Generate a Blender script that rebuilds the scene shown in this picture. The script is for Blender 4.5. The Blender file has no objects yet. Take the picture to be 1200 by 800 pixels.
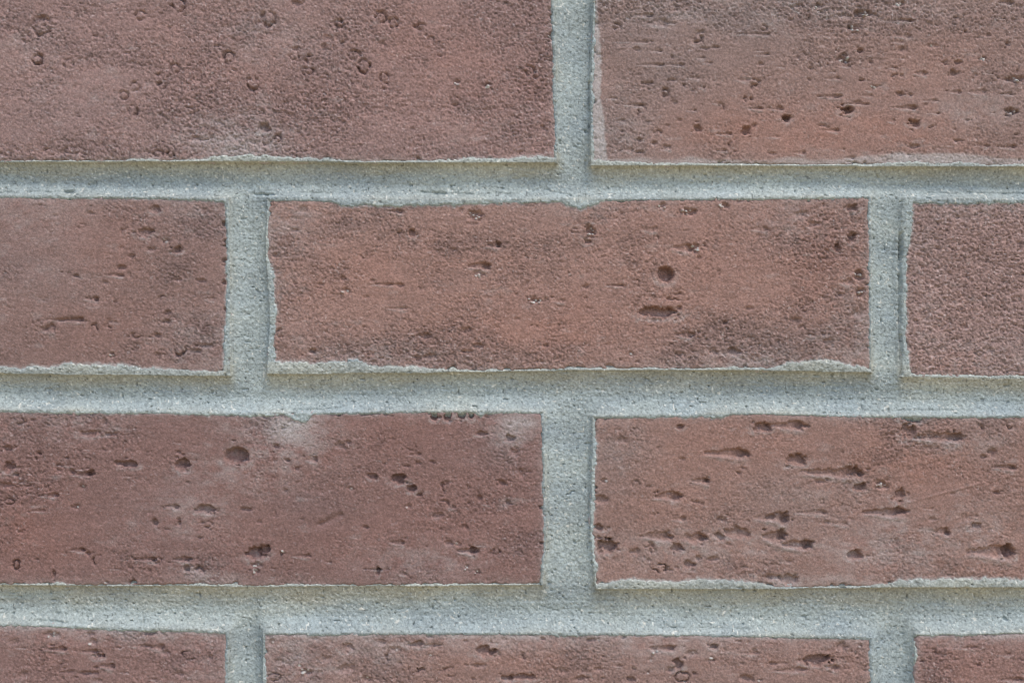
import bpy, math, random
import numpy as np
np.seterr(over='ignore')

sc = bpy.context.scene
S = 0.00027            # metres per photograph pixel on the wall face (1200 px = 0.324 m)
ZC = 1.35              # height of the picture centre above the ground

# ------------------------------------------------------------------ camera
cam = bpy.data.cameras.new('camera'); cam.sensor_width = 36
DIST = 0.45
cam.lens = 36 * DIST / (1200 * S)
cam.clip_start = 0.01; cam.clip_end = 3000
co = bpy.data.objects.new('camera', cam); sc.collection.objects.link(co)
co.location = (0, -DIST, ZC); co.rotation_euler = (math.radians(90), 0, 0)
sc.camera = co

# ------------------------------------------------------------------ sky, sun, exposure
SUN_EL, SUN_AZ = math.radians(62), math.radians(35)     # azimuth: to the right of the wall's normal
world = bpy.data.worlds.new('World'); sc.world = world; world.use_nodes = True
wn = world.node_tree
sky = wn.nodes.new('ShaderNodeTexSky'); sky.sky_type = 'NISHITA'; sky.sun_disc = False
sky.sun_elevation = SUN_EL; sky.sun_rotation = math.pi - SUN_AZ
sky.air_density = 1.0; sky.dust_density = 1.5; sky.ozone_density = 1.0
bg = wn.nodes['Background']; bg.inputs['Strength'].default_value = 0.14
wn.links.new(sky.outputs[0], bg.inputs[0])
sun = bpy.data.lights.new('sun', 'SUN'); sun.energy = 1.2; sun.angle = math.radians(12)
sun.color = (1.0, 0.93, 0.84)
so = bpy.data.objects.new('sun', sun); sc.collection.objects.link(so)
from mathutils import Vector
sdir = Vector((math.sin(SUN_AZ) * math.cos(SUN_EL), -math.cos(SUN_AZ) * math.cos(SUN_EL), math.sin(SUN_EL)))
so.rotation_euler = sdir.to_track_quat('Z', 'Y').to_euler(); so.location = (1, -3, 4)
sc.view_settings.view_transform = 'Standard'; sc.view_settings.look = 'None'
sc.view_settings.exposure = 0.77; sc.view_settings.gamma = 1.0
sc.render.engine = 'CYCLES'; sc.cycles.filter_width = 1.0

# ------------------------------------------------------------------ noise in numpy
def _hh(n):
    n ^= n >> np.uint32(13); n *= np.uint32(1274126177)
    n ^= n >> np.uint32(16); n *= np.uint32(2246822519)
    n ^= n >> np.uint32(15)
    return (n & np.uint32(0xffffff)) * np.float32(1 / 0xffffff)
def vn(x, y, seed=0):                                    # value noise, -1..1
    x = np.asarray(x, float); y = np.asarray(y, float)
    x, y = np.broadcast_arrays(x, y)
    fx0 = np.floor(x); fy0 = np.floor(y); fx = (x - fx0).astype(np.float32); fy = (y - fy0).astype(np.float32)
    ix = fx0.astype(np.int64).astype(np.uint32); iy = fy0.astype(np.int64).astype(np.uint32)
    fx = fx * fx * (3 - 2 * fx); fy = fy * fy * (3 - 2 * fy)
    sd = np.uint32((int(seed) * 1442695041) & 0xffffffff)
    a1 = ix * np.uint32(374761393) + sd; a2 = a1 + np.uint32(374761393); b1 = iy * np.uint32(668265263); b2 = b1 + np.uint32(668265263)
    a = _hh(a1 + b1); b = _hh(a2 + b1); c = _hh(a1 + b2); d = _hh(a2 + b2)
    return ((a + (b - a) * fx) * (1 - fy) * 2 + (c + (d - c) * fx) * fy * 2 - 1).astype(np.float64)
def fbm(x, y, seed=0, o=3, g=0.5):
    x, y = np.asarray(x, float), np.asarray(y, float)
    s = 0; a = 1; t = 0
    for k in range(o):
        s = s + a * vn(x, y, seed + 17 * k); t += a
        x, y = (x * 0.8 - y * 0.6) * 2.03 + 11.3, (x * 0.6 + y * 0.8) * 2.03 + 4.7; a *= g
    return s / t * 1.5
def fbs(x, y, seed=0, o=3, g=0.5):                      # the same without turning: keeps a horizontal grain
    s = 0; a = 1; t = 0
    for k in range(o):
        s = s + a * vn(x, y, seed + 17 * k); t += a
        x = x * 2.03 + 11.3; y = y * 2.03 + 4.7; a *= g
    return s / t * 1.5
def ss(a, b, t): t = np.clip((t - a) / (b - a), 0, 1); return t * t * (3 - 2 * t)
def poly(pts): 
    p = sorted(pts); xs = [q[0] for q in p]; ys = [q[1] for q in p]
    return lambda v: np.interp(v, xs, ys)

# ------------------------------------------------------------------ the layout, traced in photograph pixels
PITCH, BH, BL, PX = 253.0, 204.0, 705.0, 752.0
R0, R1 = -3, 21                                         # courses built (0 is the topmost one in view)
C0, C1 = -4, 4                                          # bricks per course
rowT, rowB, VJ = {}, {}, {}
for r in range(R0, R1 + 1):
    t = 739 + PITCH * (r - 3) if r > 3 else -14 + PITCH * r if r < 0 else {0: -14, 1: 231, 2: 484, 3: 739}[r]
    b = t + BH if r > 2 or r < 0 else {0: 190, 1: 438, 2: 687}[r]
    rowT[r] = poly([(0, t)]); rowB[r] = poly([(0, b)])
    x0 = 695 if r % 2 == 0 else 313
    for j in range(C0, C1 + 1):                        # joint j lies left of brick j
        x = x0 + PX * j
        VJ[r, j] = [poly([(0, x - 45)]), poly([(0, x)])]
rowB[0] = poly([(-100, 191), (0, 190), (200, 189), (400, 190), (650, 191), (700, 194), (1200, 195)])
rowT[1] = poly([(0, 229), (100, 230), (268, 232), (314, 232), (380, 233), (600, 234), (800, 232), (1020, 230), (1056, 232), (1200, 234)])
rowB[1] = poly([(0, 437), (100, 439), (268, 440), (313, 438), (520, 436), (700, 433), (860, 433), (1018, 436), (1058, 441), (1200, 444)])
rowT[2] = poly([(0, 480), (100, 481), (200, 482), (300, 484), (500, 481), (638, 482), (695, 487), (780, 486), (900, 483), (1000, 487), (1200, 487)])
rowB[2] = poly([(0, 685), (300, 687), (638, 685), (698, 690), (880, 690), (1000, 688), (1200, 687)])
rowT[3] = poly([(0, 730), (130, 735), (268, 739), (308, 741), (600, 741), (800, 742), (1022, 747), (1073, 742), (1200, 740)])
VJ[0, 0] = [poly([(-10, 648), (60, 651), (120, 652), (190, 653)]), poly([(0, 696), (60, 694), (120, 692), (190, 693)])]
VJ[1, 0] = [poly([(230, 268), (330, 270), (438, 270)]), poly([(232, 313), (300, 312), (370, 317), (436, 313)])]
VJ[1, 1] = [poly([(230, 1021), (438, 1021)]), poly([(232, 1058), (345, 1056), (438, 1057)])]
VJ[2, 0] = [poly([(482, 637), (560, 639), (640, 640), (684, 636)]), poly([(485, 695), (560, 694), (620, 692), (686, 698)])]
VJ[3, 0] = [poly([(739, 268), (800, 267)]), poly([(741, 308), (800, 309)])]
VJ[3, 1] = [poly([(747, 1022), (800, 1023)]), poly([(742, 1073), (800, 1071)])]

# mortar lapping over the brick faces: thickness in px along each side (T, B along x; L, Rr along y)
LAP = {
 (0, -1): dict(B=[(200, 0), (225, 2), (290, 9), (340, 6), (400, 2), (500, 1), (530, 4), (655, 7)], R=[(0, 2), (190, 3)]),
 (0, 0): dict(B=[(690, 7), (760, 3), (900, 1), (1020, 2), (1060, 5), (1120, 4), (1160, 2), (1300, 2)], L=[(0, 2), (190, 4)]),
 (1, -1): dict(B=[(0, 7), (50, 9), (85, 13), (130, 12), (180, 9), (268, 4)], R=[(230, 5), (300, 4), (380, 7), (440, 9)], T=[(0, 1), (200, 2), (268, 4)]),
 (1, 0): dict(T=[(313, 0), (385, 0), (400, 8), (480, 9), (540, 7), (560, 4), (655, 3), (665, 8), (680, 14), (700, 7), (712, 1), (760, 0), (1020, 0)],
              L=[(232, 3), (260, 0), (300, 1), (320, 7), (360, 8), (400, 5), (436, 10)],
              B=[(313, 14), (400, 14), (420, 15), (450, 8), (500, 6), (530, 3), (560, 0), (800, 0), (900, 3), (925, 10), (960, 15), (985, 12), (1018, 5)], R=[(0, 2), (900, 2)]),
 (1, 1): dict(L=[(232, 13), (270, 12), (300, 7), (400, 5), (441, 12)], T=[(1056, 6), (1200, 4)]),
 (2, -1): dict(T=[(0, 2), (335, 3), (345, 9), (358, 13), (368, 2), (500, 1), (555, 2), (563, 9), (570, 2), (638, 2)], R=[(480, 2), (690, 3)]),
 (2, 0): dict(B=[(698, 8), (740, 12), (790, 10), (830, 12), (870, 11), (905, 3), (920, 0), (1015, 0), (1030, 3), (1070, 10), (1110, 9), (1160, 12), (1200, 9), (1290, 0)],
              L=[(485, 0), (520, 4), (600, 3), (690, 3)], T=[(690, 1), (780, 2), (800, 4), (850, 3), (860, 0)]),
 (3, -1): dict(T=[(0, 2), (268, 2)], R=[(700, 2), (900, 2)]),
 (3, 0): dict(T=[(308, 1), (640, 1), (655, 4), (680, 4), (700, 1)], L=[(700, 1), (900, 1)]),
 (3, 1): dict(T=[(1073, 1), (1200, 1)]),
}
for d in LAP.values():
    for k in d: d[k] = poly(d[k])

# ------------------------------------------------------------------ pits: x y width height kind depth
# o hole, r ring-shaped pit, s dragged slot (deep at its right end), w pit holding pale grit, a hole deepest above
PITS = {
 (0, -1): """48 31 24 24 r 5;31 46 10 10 r 2;44 70 13 13 r 4;80 75 12 13 r 2;91 104 9 9 r 1.5;165 18 13 13 r 4;209 6 19 17 r 4;268 68 15 17 r 3
 205 81 13 13 r 2.5;186 93 13 13 r 3;190 101 12 10 r 2;159 102 13 12 r 3;145 112 12 11 r 2.5;156 130 14 13 r 3;222 131 14 10 r 2;297 98 17 18 r 3.5
 240 160 25 10 r 2;230 163 14 8 o 2;315 22 20 20 r 3.5;348 4 14 10 o 4;397 28 10 11 r 3;347 58 10 7 o 3;345 67 14 8 r 3;363 70 10 10 r 3;360 84 17 10 r 3
 446 21 15 15 r 3.5;461 27 13 13 r 3.5;494 32 13 8 r 2.5;487 27 9 11 r 2;426 78 17 20 r 4.5;415 65 15 13 r 3;400 46 14 12 r 2.5;448 52 12 12 o 2;450 91 11 13 r 3;451 101 10 8 r 3
 535 97 8 8 w 3;571 101 13 10 w 4;533 119 13 14 r 2.5;310 150 15 12 a 5;306 170 8 8 r 2;325 163 9 9 r 3;645 42 9 12 w 4;621 82 13 11 r 3;636 150 8 8 o 2.5;300 132 22 6 r 2
 383 45 12 10 o 2;380 55 8 10 o 2.5;505 45 10 8 o 1.5;275 162 12 8 o 1.5;186 180 14 8 r 3;200 181 10 8 r 3;60 178 20 9 r 2;86 176 24 9 r 2.2;120 171 12 7 o 1.5;90 15 5 5 o 1.5""",
 (0, 0): """752 18 30 5 s 3;770 27 28 9 s 2.5;742 49 50 4 s 2;762 76 34 4 s 2.4;722 31 12 7 r 3;817 45 12 10 r 4;820 38 14 6 o 2;742 123 26 4 s 3;752 128 11 10 r 4.5;780 108 9 9 r 4;805 98 14 13 r 3
 812 91 18 5 s 2;788 94 12 5 o 2;759 98 14 5 o 3;877 116 10 9 r 4;885 127 20 5 s 3;845 126 7 7 r 2.5;817 150 11 11 o 5;875 153 17 9 o 6;884 147 7 6 o 3;848 157 22 4 s 2.5
 858 171 10 10 r 3.5;843 176 18 4 s 2.5;750 165 12 8 o 3;771 155 10 7 r 3;735 175 16 6 s 2;750 178 10 4 o 3;782 172 10 6 s 2;880 40 52 4 s 2;895 33 9 6 r 2.5;1010 16 28 10 w 6
 1000 33 18 10 w 5;1050 24 48 4 s 3.5;1057 42 26 6 s 3;988 70 20 10 w 5;1008 59 8 6 o 5;1123 73 14 6 o 4;1118 86 18 9 o 4;1108 73 6 9 o 3;1152 69 8 6 w 3;1190 93 32 9 w 4
 972 113 30 5 s 3.5;993 129 20 10 a 9;1060 126 32 6 s 4;1072 144 17 8 a 7;1185 131 18 8 w 7;922 139 13 8 a 7;908 127 20 5 s 2.5;975 153 16 5 s 3;1070 172 14 6 o 3.5;1180 172 24 5 s 3.5
 1093 148 6 4 o 4;1120 108 14 5 s 3;1145 108 24 7 s 2.6;1055 111 14 6 o 3.5;1024 102 12 7 w 3;1010 94 10 4 o 4;1050 91 12 9 r 2.5;1078 86 18 6 s 3;1045 79 14 4 s 3;1180 52 6 7 o 4
 1178 3 24 5 s 4;1057 59 16 9 o 2.5;1092 54 14 6 w 2.5;920 138 8 6 o 4;963 147 10 5 o 2;1190 158 8 4 o 2.5;1123 165 12 4 o 3;958 8 12 9 w 3;1055 5 16 8 w 3;935 7 12 7 o 2
 1000 122 40 3 s 2.5;870 93 22 6 s 2.4;885 97 10 8 r 3;884 102 7 7 r 3;825 57 14 5 o 2.4;838 56 9 4 o 2.5;790 76 26 4 s 2.5;768 60 18 3 s 2;747 58 10 5 o 2;892 64 20 3 s 2;715 115 16 3 s 2;790 120 10 6 o 2
 1090 118 20 3 s 2;990 77 14 4 s 2;1020 72 8 7 o 2.5;950 80 9 5 o 2.5;975 92 24 4 s 2;948 93 7 4 o 2;1006 120 12 4 o 2;938 179 16 5 s 2.4;905 180 14 4 o 2;1150 171 20 3 s 2;1180 110 14 4 s 3""",
 (1, -1): """182 245 12 10 a 3.5;171 272 18 11 a 3.5;193 282 11 8 w 3;208 293 13 8 a 5;177 292 14 6 o 2;145 272 9 8 r 2;157 272 9 5 o 1.5;88 323 12 5 o 3.5;143 313 11 6 o 3.5;133 322 26 5 s 3
 123 331 9 5 o 2;106 350 20 5 s 2.5;113 351 6 6 o 3;78 374 44 6 s 3.5;55 385 20 10 s 3;128 380 10 10 r 3;110 386 9 13 r 3;205 322 12 5 r 2.5;207 328 12 5 o 2;236 329 16 6 o 2.5;190 350 12 8 r 2
 196 366 12 7 o 3;195 376 10 8 o 3;183 393 11 7 o 3.5;160 393 12 9 r 3.5;210 411 14 12 r 4.5;195 412 9 10 r 2;130 416 9 8 w 3;106 238 18 8 r 2;105 250 12 7 o 2;95 265 12 6 r 1.2;49 235 8 4 o 1.5
 262 263 7 9 o 5;263 305 6 8 o 4;262 331 6 5 o 3.5;263 362 6 6 o 3;230 411 14 6 o 3;160 411 11 9 r 2.5;185 417 12 9 o 2.4;240 405 20 6 o 2.5;178 322 6 6 r 2;156 325 8 7 r 2;155 300 10 5 o 2;245 350 14 5 s 1.5""",
 (1, 0): """463 247 20 6 s 4;483 273 10 10 a 5;473 274 12 10 r 3;557 252 22 13 w 5;577 287 20 8 s 5;584 287 8 8 w 2;560 311 28 10 s 7;560 322 12 14 w 3;402 326 9 7 o 3;405 340 14 8 w 3;447 333 30 4 s 3.5
 469 334 12 6 o 3;375 333 8 5 o 2.5;465 361 24 5 s 3;545 387 16 9 o 3.5;500 393 20 9 o 3.5;692 270 12 16 w 6;688 283 11 7 a 4;666 320 7 7 w 1.5;627 352 28 9 w 5;780 321 21 20 O 11
 800 290 28 11 s 5;815 290 13 14 w 4;772 366 48 14 a 8;768 375 14 6 w 2;790 361 20 8 s 4;797 348 32 9 r 3;720 334 24 4 s 4;745 332 10 8 r 3;686 336 10 6 o 3;802 392 24 8 s 5;806 248 26 11 w 5
 848 240 14 9 w 4;861 412 22 10 a 5;775 241 14 8 w 3;1000 243 14 10 a 5;998 278 12 12 a 6;981 290 10 9 a 5;1006 323 15 14 w 6;1008 342 11 14 w 5;1005 366 16 12 o 3;621 335 12 8 r 2.5;605 345 8 6 o 2
 673 270 9 7 r 2;768 280 8 6 r 2;877 361 10 6 o 2;890 268 24 6 s 2.5;955 262 20 9 o 3;940 250 16 8 o 2.5;512 238 16 6 w 4;345 270 16 7 o 2;355 245 12 10 o 2;322 300 10 8 o 3;326 390 9 9 r 4;366 412 10 9 o 4
 345 332 8 7 o 2;560 405 14 8 o 3;505 418 20 8 o 3.5;490 420 10 9 o 3.5;545 412 20 6 o 3;820 302 8 6 o 2.5;825 287 6 6 w 2;850 378 8 6 o 3;760 268 22 7 s 1.5;700 295 14 8 o 1.5;920 430 10 6 o 3
 950 392 10 6 w 2.5;985 345 12 8 o 3;990 330 18 8 s 3;930 375 16 10 o 3;970 400 20 10 o 2.5;795 415 12 7 o 3;835 412 14 8 o 2.6;740 415 8 7 w 2.4;640 405 8 7 o 2;655 352 16 5 s 1.5;555 262 20 6 o 2""",
 (1, 1): """1140 330 8 6 o 2;1176 358 8 8 w 1.8;1130 383 10 8 o 2.5;1100 290 7 6 o 2;1195 350 7 10 w 2;1080 300 7 6 o 1.6;1110 400 8 7 o 2;1160 410 9 7 o 2;1066 402 9 9 r 3""",
 (2, -1): """8 525 12 9 o 4;45 535 8 8 r 4;10 547 14 13 a 5;70 548 9 8 r 3.5;84 552 10 7 o 4;95 555 24 6 s 4;107 555 11 10 o 6;140 543 14 6 o 3;152 544 20 10 a 4.5;213 545 17 15 a 6;208 530 8 6 o 2
 277 534 31 22 O 9;105 508 28 8 a 2.5;128 509 16 7 o 3;20 493 18 9 r 2.5;60 495 14 9 r 3;122 494 7 12 o 2.5;97 570 12 7 w 2.5;57 580 22 6 s 4;30 568 20 7 r 2;200 593 20 7 s 4;242 597 28 10 a 5
 10 587 16 7 r 3;45 598 22 4 s 3;88 594 14 7 w 2.5;8 568 18 8 o 3;18 556 9 6 o 3;75 545 22 3 s 1;323 523 12 7 o 3;337 539 9 6 o 3.5;365 538 16 7 s 4;349 549 7 6 o 3;400 522 12 12 o 2.6;408 518 8 6 o 2.5
 481 522 17 13 r 3.5;437 558 11 8 a 4;467 561 18 12 a 7;483 572 12 9 a 6;491 580 8 5 o 4;524 572 15 14 r 4;588 566 12 10 o 4;562 583 7 8 o 3.5;508 487 10 11 a 8;524 488 9 10 a 7;540 486 11 10 a 8;552 487 9 11 a 8
 565 508 14 7 a 4;597 513 12 9 a 5;433 484 14 6 a 4;485 532 18 5 s 2.5;477 546 12 4 o 2.5;490 543 12 6 o 2.4;507 541 9 5 o 2.6;370 492 12 9 r 2;520 590 12 8 r 2.6;545 572 10 10 r 2;478 593 8 6 w 2;412 572 7 6 w 2
 182 612 7 10 o 4.5;210 612 6 8 o 4.5;242 614 16 9 r 4;234 630 8 5 o 3;24 620 10 9 r 4;19 661 9 12 r 4.5;90 644 20 5 s 3.5;102 648 10 6 o 3.5;112 656 9 11 r 4;170 655 28 6 s 5;184 656 11 7 r 3;212 655 24 7 s 6
 219 666 8 10 o 5;233 668 9 9 r 4;298 649 20 15 a 8;300 668 9 8 w 3;63 672 4 12 o 3.5;155 682 10 5 a 4;125 682 9 4 w 2.5;152 665 8 5 o 2;178 668 8 6 r 2;387 608 34 6 s 0;331 646 7 7 w 3;352 651 24 5 s 2.6
 308 645 18 14 a 7;300 662 14 8 w 3;436 667 24 3 s 3.5;443 670 5 11 a 5;466 635 18 7 s 3.5;430 618 10 5 o 2.5;548 645 26 9 s 7;553 645 9 10 a 4;582 646 9 8 r 3.5;527 636 10 8 o 3;537 637 9 6 w 2;547 665 8 7 w 3
 559 670 7 6 w 3;513 604 16 8 o 3;545 617 10 8 o 2.6;470 672 14 4 s 2;342 670 14 8 r 1.6;575 648 8 6 o 2;55 684 14 4 o 3;595 588 8 7 o 3;605 530 12 16 o 3;612 555 10 14 o 2.4;335 575 8 6 o 2;318 602 12 8 r 1.8;290 597 16 6 o 3""",
 (2, 0): """797 500 8 6 a 4.5;893 500 22 10 a 6;850 531 52 10 s 7;870 552 14 9 r 3;820 563 22 7 s 5;781 581 34 9 s 7;708 564 9 7 w 2.5;704 585 20 10 o 4;921 498 44 9 s 7;932 538 24 12 a 6;975 553 76 11 s 8
 962 564 26 9 o 3;1008 571 14 9 a 6;1033 568 20 12 w 4;1054 580 17 13 a 5;1036 600 50 9 s 9;1068 489 20 9 a 8;1065 505 18 14 a 5;1100 512 56 11 s 8;1124 503 12 16 r 4;1147 501 10 7 r 3;1163 530 13 10 o 4
 1178 547 26 7 s 5;1185 498 12 9 r 3;1168 577 8 6 o 4;1152 535 8 6 o 2.6;1078 493 16 8 o 2.4;703 618 16 7 a 5;711 640 23 14 a 8;770 628 34 10 s 6;757 637 14 9 r 4;793 642 14 10 a 5;813 630 28 13 s 8
 775 666 17 10 r 5;745 646 14 9 o 3;808 662 12 9 a 4;818 654 10 7 o 3;835 655 14 7 o 3;843 629 11 9 a 4;795 608 20 6 s 3;865 624 30 11 a 3.5;845 608 14 7 o 3;895 606 30 9 s 3;910 606 26 12 s 9;907 628 26 14 s 10
 934 638 34 11 s 10;1003 650 17 10 a 7;1050 636 8 11 o 2.2;1103 622 20 9 s 6;1143 616 14 8 a 4;1161 646 54 14 s 9;1182 645 12 15 a 6;925 678 22 12 a 5;907 676 18 9 o 3;985 613 20 6 s 2;968 612 12 6 o 1.8
 730 515 18 8 o 2;800 537 14 6 o 2;745 566 9 7 r 2;815 588 10 5 o 2.4;1130 607 20 12 o 1.2;765 645 9 8 r 2.6;760 570 9 5 o 1.5;1095 608 16 5 o 1.6;950 600 40 6 s 2.6;1018 478 12 6 a 3;798 668 10 7 r 2""",
 (3, -1): """105 743 11 6 o 2.5;60 743 18 9 w 3;65 760 30 6 s 5;115 768 14 9 a 5;103 763 22 6 s 4;125 780 20 8 s 4;108 752 11 9 w 2.6;176 742 18 9 o 4;182 758 22 7 s 3.5;170 757 14 5 o 2.4;221 768 18 12 r 4;105 789 26 7 o 3.5
 75 780 11 8 r 2.6;192 764 12 7 o 2.4;210 790 16 8 o 2.4;245 770 9 12 w 1.6;16 752 16 9 o 1.6;27 790 16 9 o 1.6;82 787 20 5 o 2""",
 (3, 0): """407 758 18 12 a 3;320 793 18 10 r 3;358 786 18 9 w 4;405 783 22 13 o 3;457 771 12 14 r 4;488 755 22 8 a 4;510 756 16 5 o 3;485 785 20 10 r 5;567 763 24 12 a 6;580 765 11 8 r 3;527 787 16 12 r 3
 592 795 16 8 a 4;318 752 12 9 w 2;463 761 18 8 w 1.5;370 748 10 6 o 2;448 753 10 8 o 2;382 772 16 9 o 2;775 759 36 8 s 5;768 763 10 9 w 3;795 778 13 12 a 6;787 784 9 7 o 3;836 758 10 7 a 5;835 772 9 9 w 3
 617 768 14 9 r 4;612 793 34 8 a 5;692 750 12 7 o 3;800 793 18 12 r 5;875 795 16 10 o 4;738 795 12 8 o 4;960 773 36 14 a 8;975 782 18 8 s 5;987 757 14 15 o 3.5;925 785 44 6 s 3.5;908 778 18 6 o 3;700 784 10 6 o 2;660 786 14 8 o 2
 1017 783 9 9 r 3;875 765 30 5 s 2;810 765 16 6 w 2;680 795 12 7 o 3;560 780 18 6 o 2;430 795 14 8 w 2.6;505 768 12 6 w 1.6;1008 756 8 6 w 2""",
 (3, 1): """1130 758 30 4 s 1.8;1145 775 16 6 r 2;1185 795 26 6 s 3.5;1120 772 10 5 o 1.6;1100 765 12 5 o 1.4;1175 765 20 5 s 1.4""",
}
SLITS = [(372, 616, 402, 602, 6, 4), (50, 388, 66, 376, 5, 3.5), (66, 376, 98, 373, 4, 4)]      # dug in slantwise
LIGHTSCR = [(1050, 592, 1188, 556, 2.2, -1.2), (1120, 560, 1160, 545, 2, -.6), (60, 610, 75, 585, 2, -.7), (60, 682, 68, 664, 2, -.7)]   # raised drag lines

# where the face is rough (stippled): x y rx ry amount, on top of each brick's own level
ROUGH0 = {(0, -1): .75, (0, 0): .35, (1, -1): .12, (1, 0): .55, (1, 1): 1.25, (2, -1): .22, (2, 0): .22, (3, -1): .3, (3, 0): .3, (3, 1): .3}
ROUGH = {
 (0, -1): [(20, 110, 130, 70, -.5), (250, 160, 60, 50, .7), (330, 120, 90, 60, .5), (520, 90, 60, 60, -.1), (640, 90, 40, 120, .5), (90, 180, 130, 16, .6)],
 (0, 0): [(1000, 8, 300, 22, .8), (740, 5, 70, 18, .7), (900, 165, 90, 30, -.3), (960, 30, 60, 40, .4)],
 (1, -1): [(235, 255, 45, 45, .9), (225, 400, 70, 45, .7), (110, 240, 30, 15, .5), (200, 330, 80, 50, .3)],
 (1, 0): [(330, 320, 60, 110, .5), (520, 405, 100, 35, 1.0), (980, 270, 70, 60, .6), (920, 400, 120, 40, .8), (600, 400, 70, 30, -.3), (480, 350, 60, 60, -.3), (880, 330, 70, 50, -.1)],
 (1, 1): [],
 (2, -1): [(70, 500, 90, 30, .5), (330, 500, 40, 25, .9), (600, 510, 40, 40, .6), (620, 640, 40, 50, .5), (230, 660, 70, 30, .4), (20, 570, 50, 60, .4), (480, 620, 60, 60, -.15)],
 (2, 0): [(1060, 505, 60, 28, .6), (930, 560, 80, 30, .2), (720, 560, 50, 70, .3), (790, 655, 70, 30, .3), (1120, 650, 80, 40, .3)],
 (3, -1): [(200, 770, 70, 40, .4)], (3, 0): [(400, 780, 120, 40, .4), (350, 760, 50, 40, .3)], (3, 1): [(1090, 790, 30, 30, .6)],
}
# colour: each brick's own base colour, then patches x y rx ry (r g b multiplier)
BASE = {(0, -1): (0.265, 0.165, 0.144), (0, 0): (0.254, 0.165, 0.140), (1, -1): (0.226, 0.142, 0.122), (1, 0): (0.274, 0.167, 0.137), (1, 1): (0.303, 0.196, 0.169), (2, -1): (0.209, 0.121, 0.104), (2, 0): (0.254, 0.154, 0.126), (3, -1): (0.233, 0.140, 0.122), (3, 0): (0.249, 0.157, 0.133), (3, 1): (0.249, 0.150, 0.128)}
G, O, P, D = (.90, 1.03, 1.10), (1.10, .985, .93), (1.08, 1.09, 1.12), (.90, .89, .90)
PATCH = {
 (0, -1): [(500, 50, 70, 50, O, .6), (560, 110, 90, 60, O, .5), (240, 60, 60, 50, O, .4), (370, 110, 60, 40, O, .4), (40, 150, 120, 50, G, .5), (270, 155, 50, 30, P, .5), (100, 60, 120, 80, P, .3), (640, 100, 40, 90, O, .3), (470, 150, 60, 30, P, .35)],
 (0, 0): [(800, 30, 150, 40, G, .45), (900, 15, 200, 22, D, .3), (860, 150, 130, 40, O, 1.1), (1040, 160, 160, 30, O, 1.1), (1060, 110, 120, 50, O, .6), (730, 150, 50, 40, G, .7), (1130, 60, 90, 50, O, .5), (770, 90, 60, 40, G, .5), (1170, 130, 60, 30, G, .4)],
 (1, -1): [(20, 280, 110, 60, P, .5), (60, 340, 120, 40, G, .2), (140, 300, 50, 60, O, .7), (80, 385, 90, 40, (.97, .92, .9), .8), (150, 375, 70, 30, O, .5), (230, 250, 40, 30, P, .4), (240, 400, 50, 30, P, .3)],
 (1, 0): [(430, 310, 100, 60, O, .6), (640, 380, 110, 40, O, 1.0), (840, 300, 130, 70, O, .7), (560, 300, 60, 40, O, .5), (960, 320, 40, 60, O, .6), (500, 400, 70, 30, D, .5), (990, 270, 50, 40, D, .5), (900, 400, 80, 30, G, .5), (440, 260, 60, 25, G, .4), (360, 380, 40, 40, P, .4)],
 (1, 1): [(1110, 425, 50, 16, O, 1.0), (1130, 300, 90, 60, O, .4)],
 (2, -1): [(40, 620, 60, 50, O, .9), (170, 610, 70, 40, P, .4), (330, 510, 45, 25, P, 1.0), (290, 560, 60, 35, O, .5), (400, 640, 90, 30, O, .4), (450, 510, 80, 25, O, .5), (350, 590, 80, 30, G, .4), (200, 560, 80, 30, G, .3), (600, 500, 40, 30, P, .6), (230, 660, 60, 20, P, .5), (540, 620, 60, 40, O, .3), (500, 665, 70, 20, (.97, .96, 1.0), .6)],
 (2, 0): [(1080, 540, 130, 50, O, .9), (850, 510, 120, 40, O, .5), (720, 540, 40, 60, G, .5), (920, 590, 60, 40, G, .7), (1020, 640, 60, 40, P, .9), (1150, 650, 60, 30, O, .3), (760, 600, 70, 40, O, .4), (830, 660, 110, 20, P, .5), (1160, 520, 40, 30, G, .4)],
 (3, -1): [(60, 760, 50, 30, O, .5), (180, 760, 60, 30, O, .2), (240, 790, 30, 30, P, .4)],
 (3, 0): [(350, 770, 70, 50, P, 1.0), (640, 780, 80, 40, O, .6), (500, 780, 90, 40, (1.05, .98, .95), .6), (880, 770, 120, 30, O, .5), (700, 748, 300, 12, P, .7), (980, 770, 30, 30, O, .3)],
 (3, 1): [(1150, 780, 80, 30, O, .8), (1140, 748, 90, 14, P, .6)],
}

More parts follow.
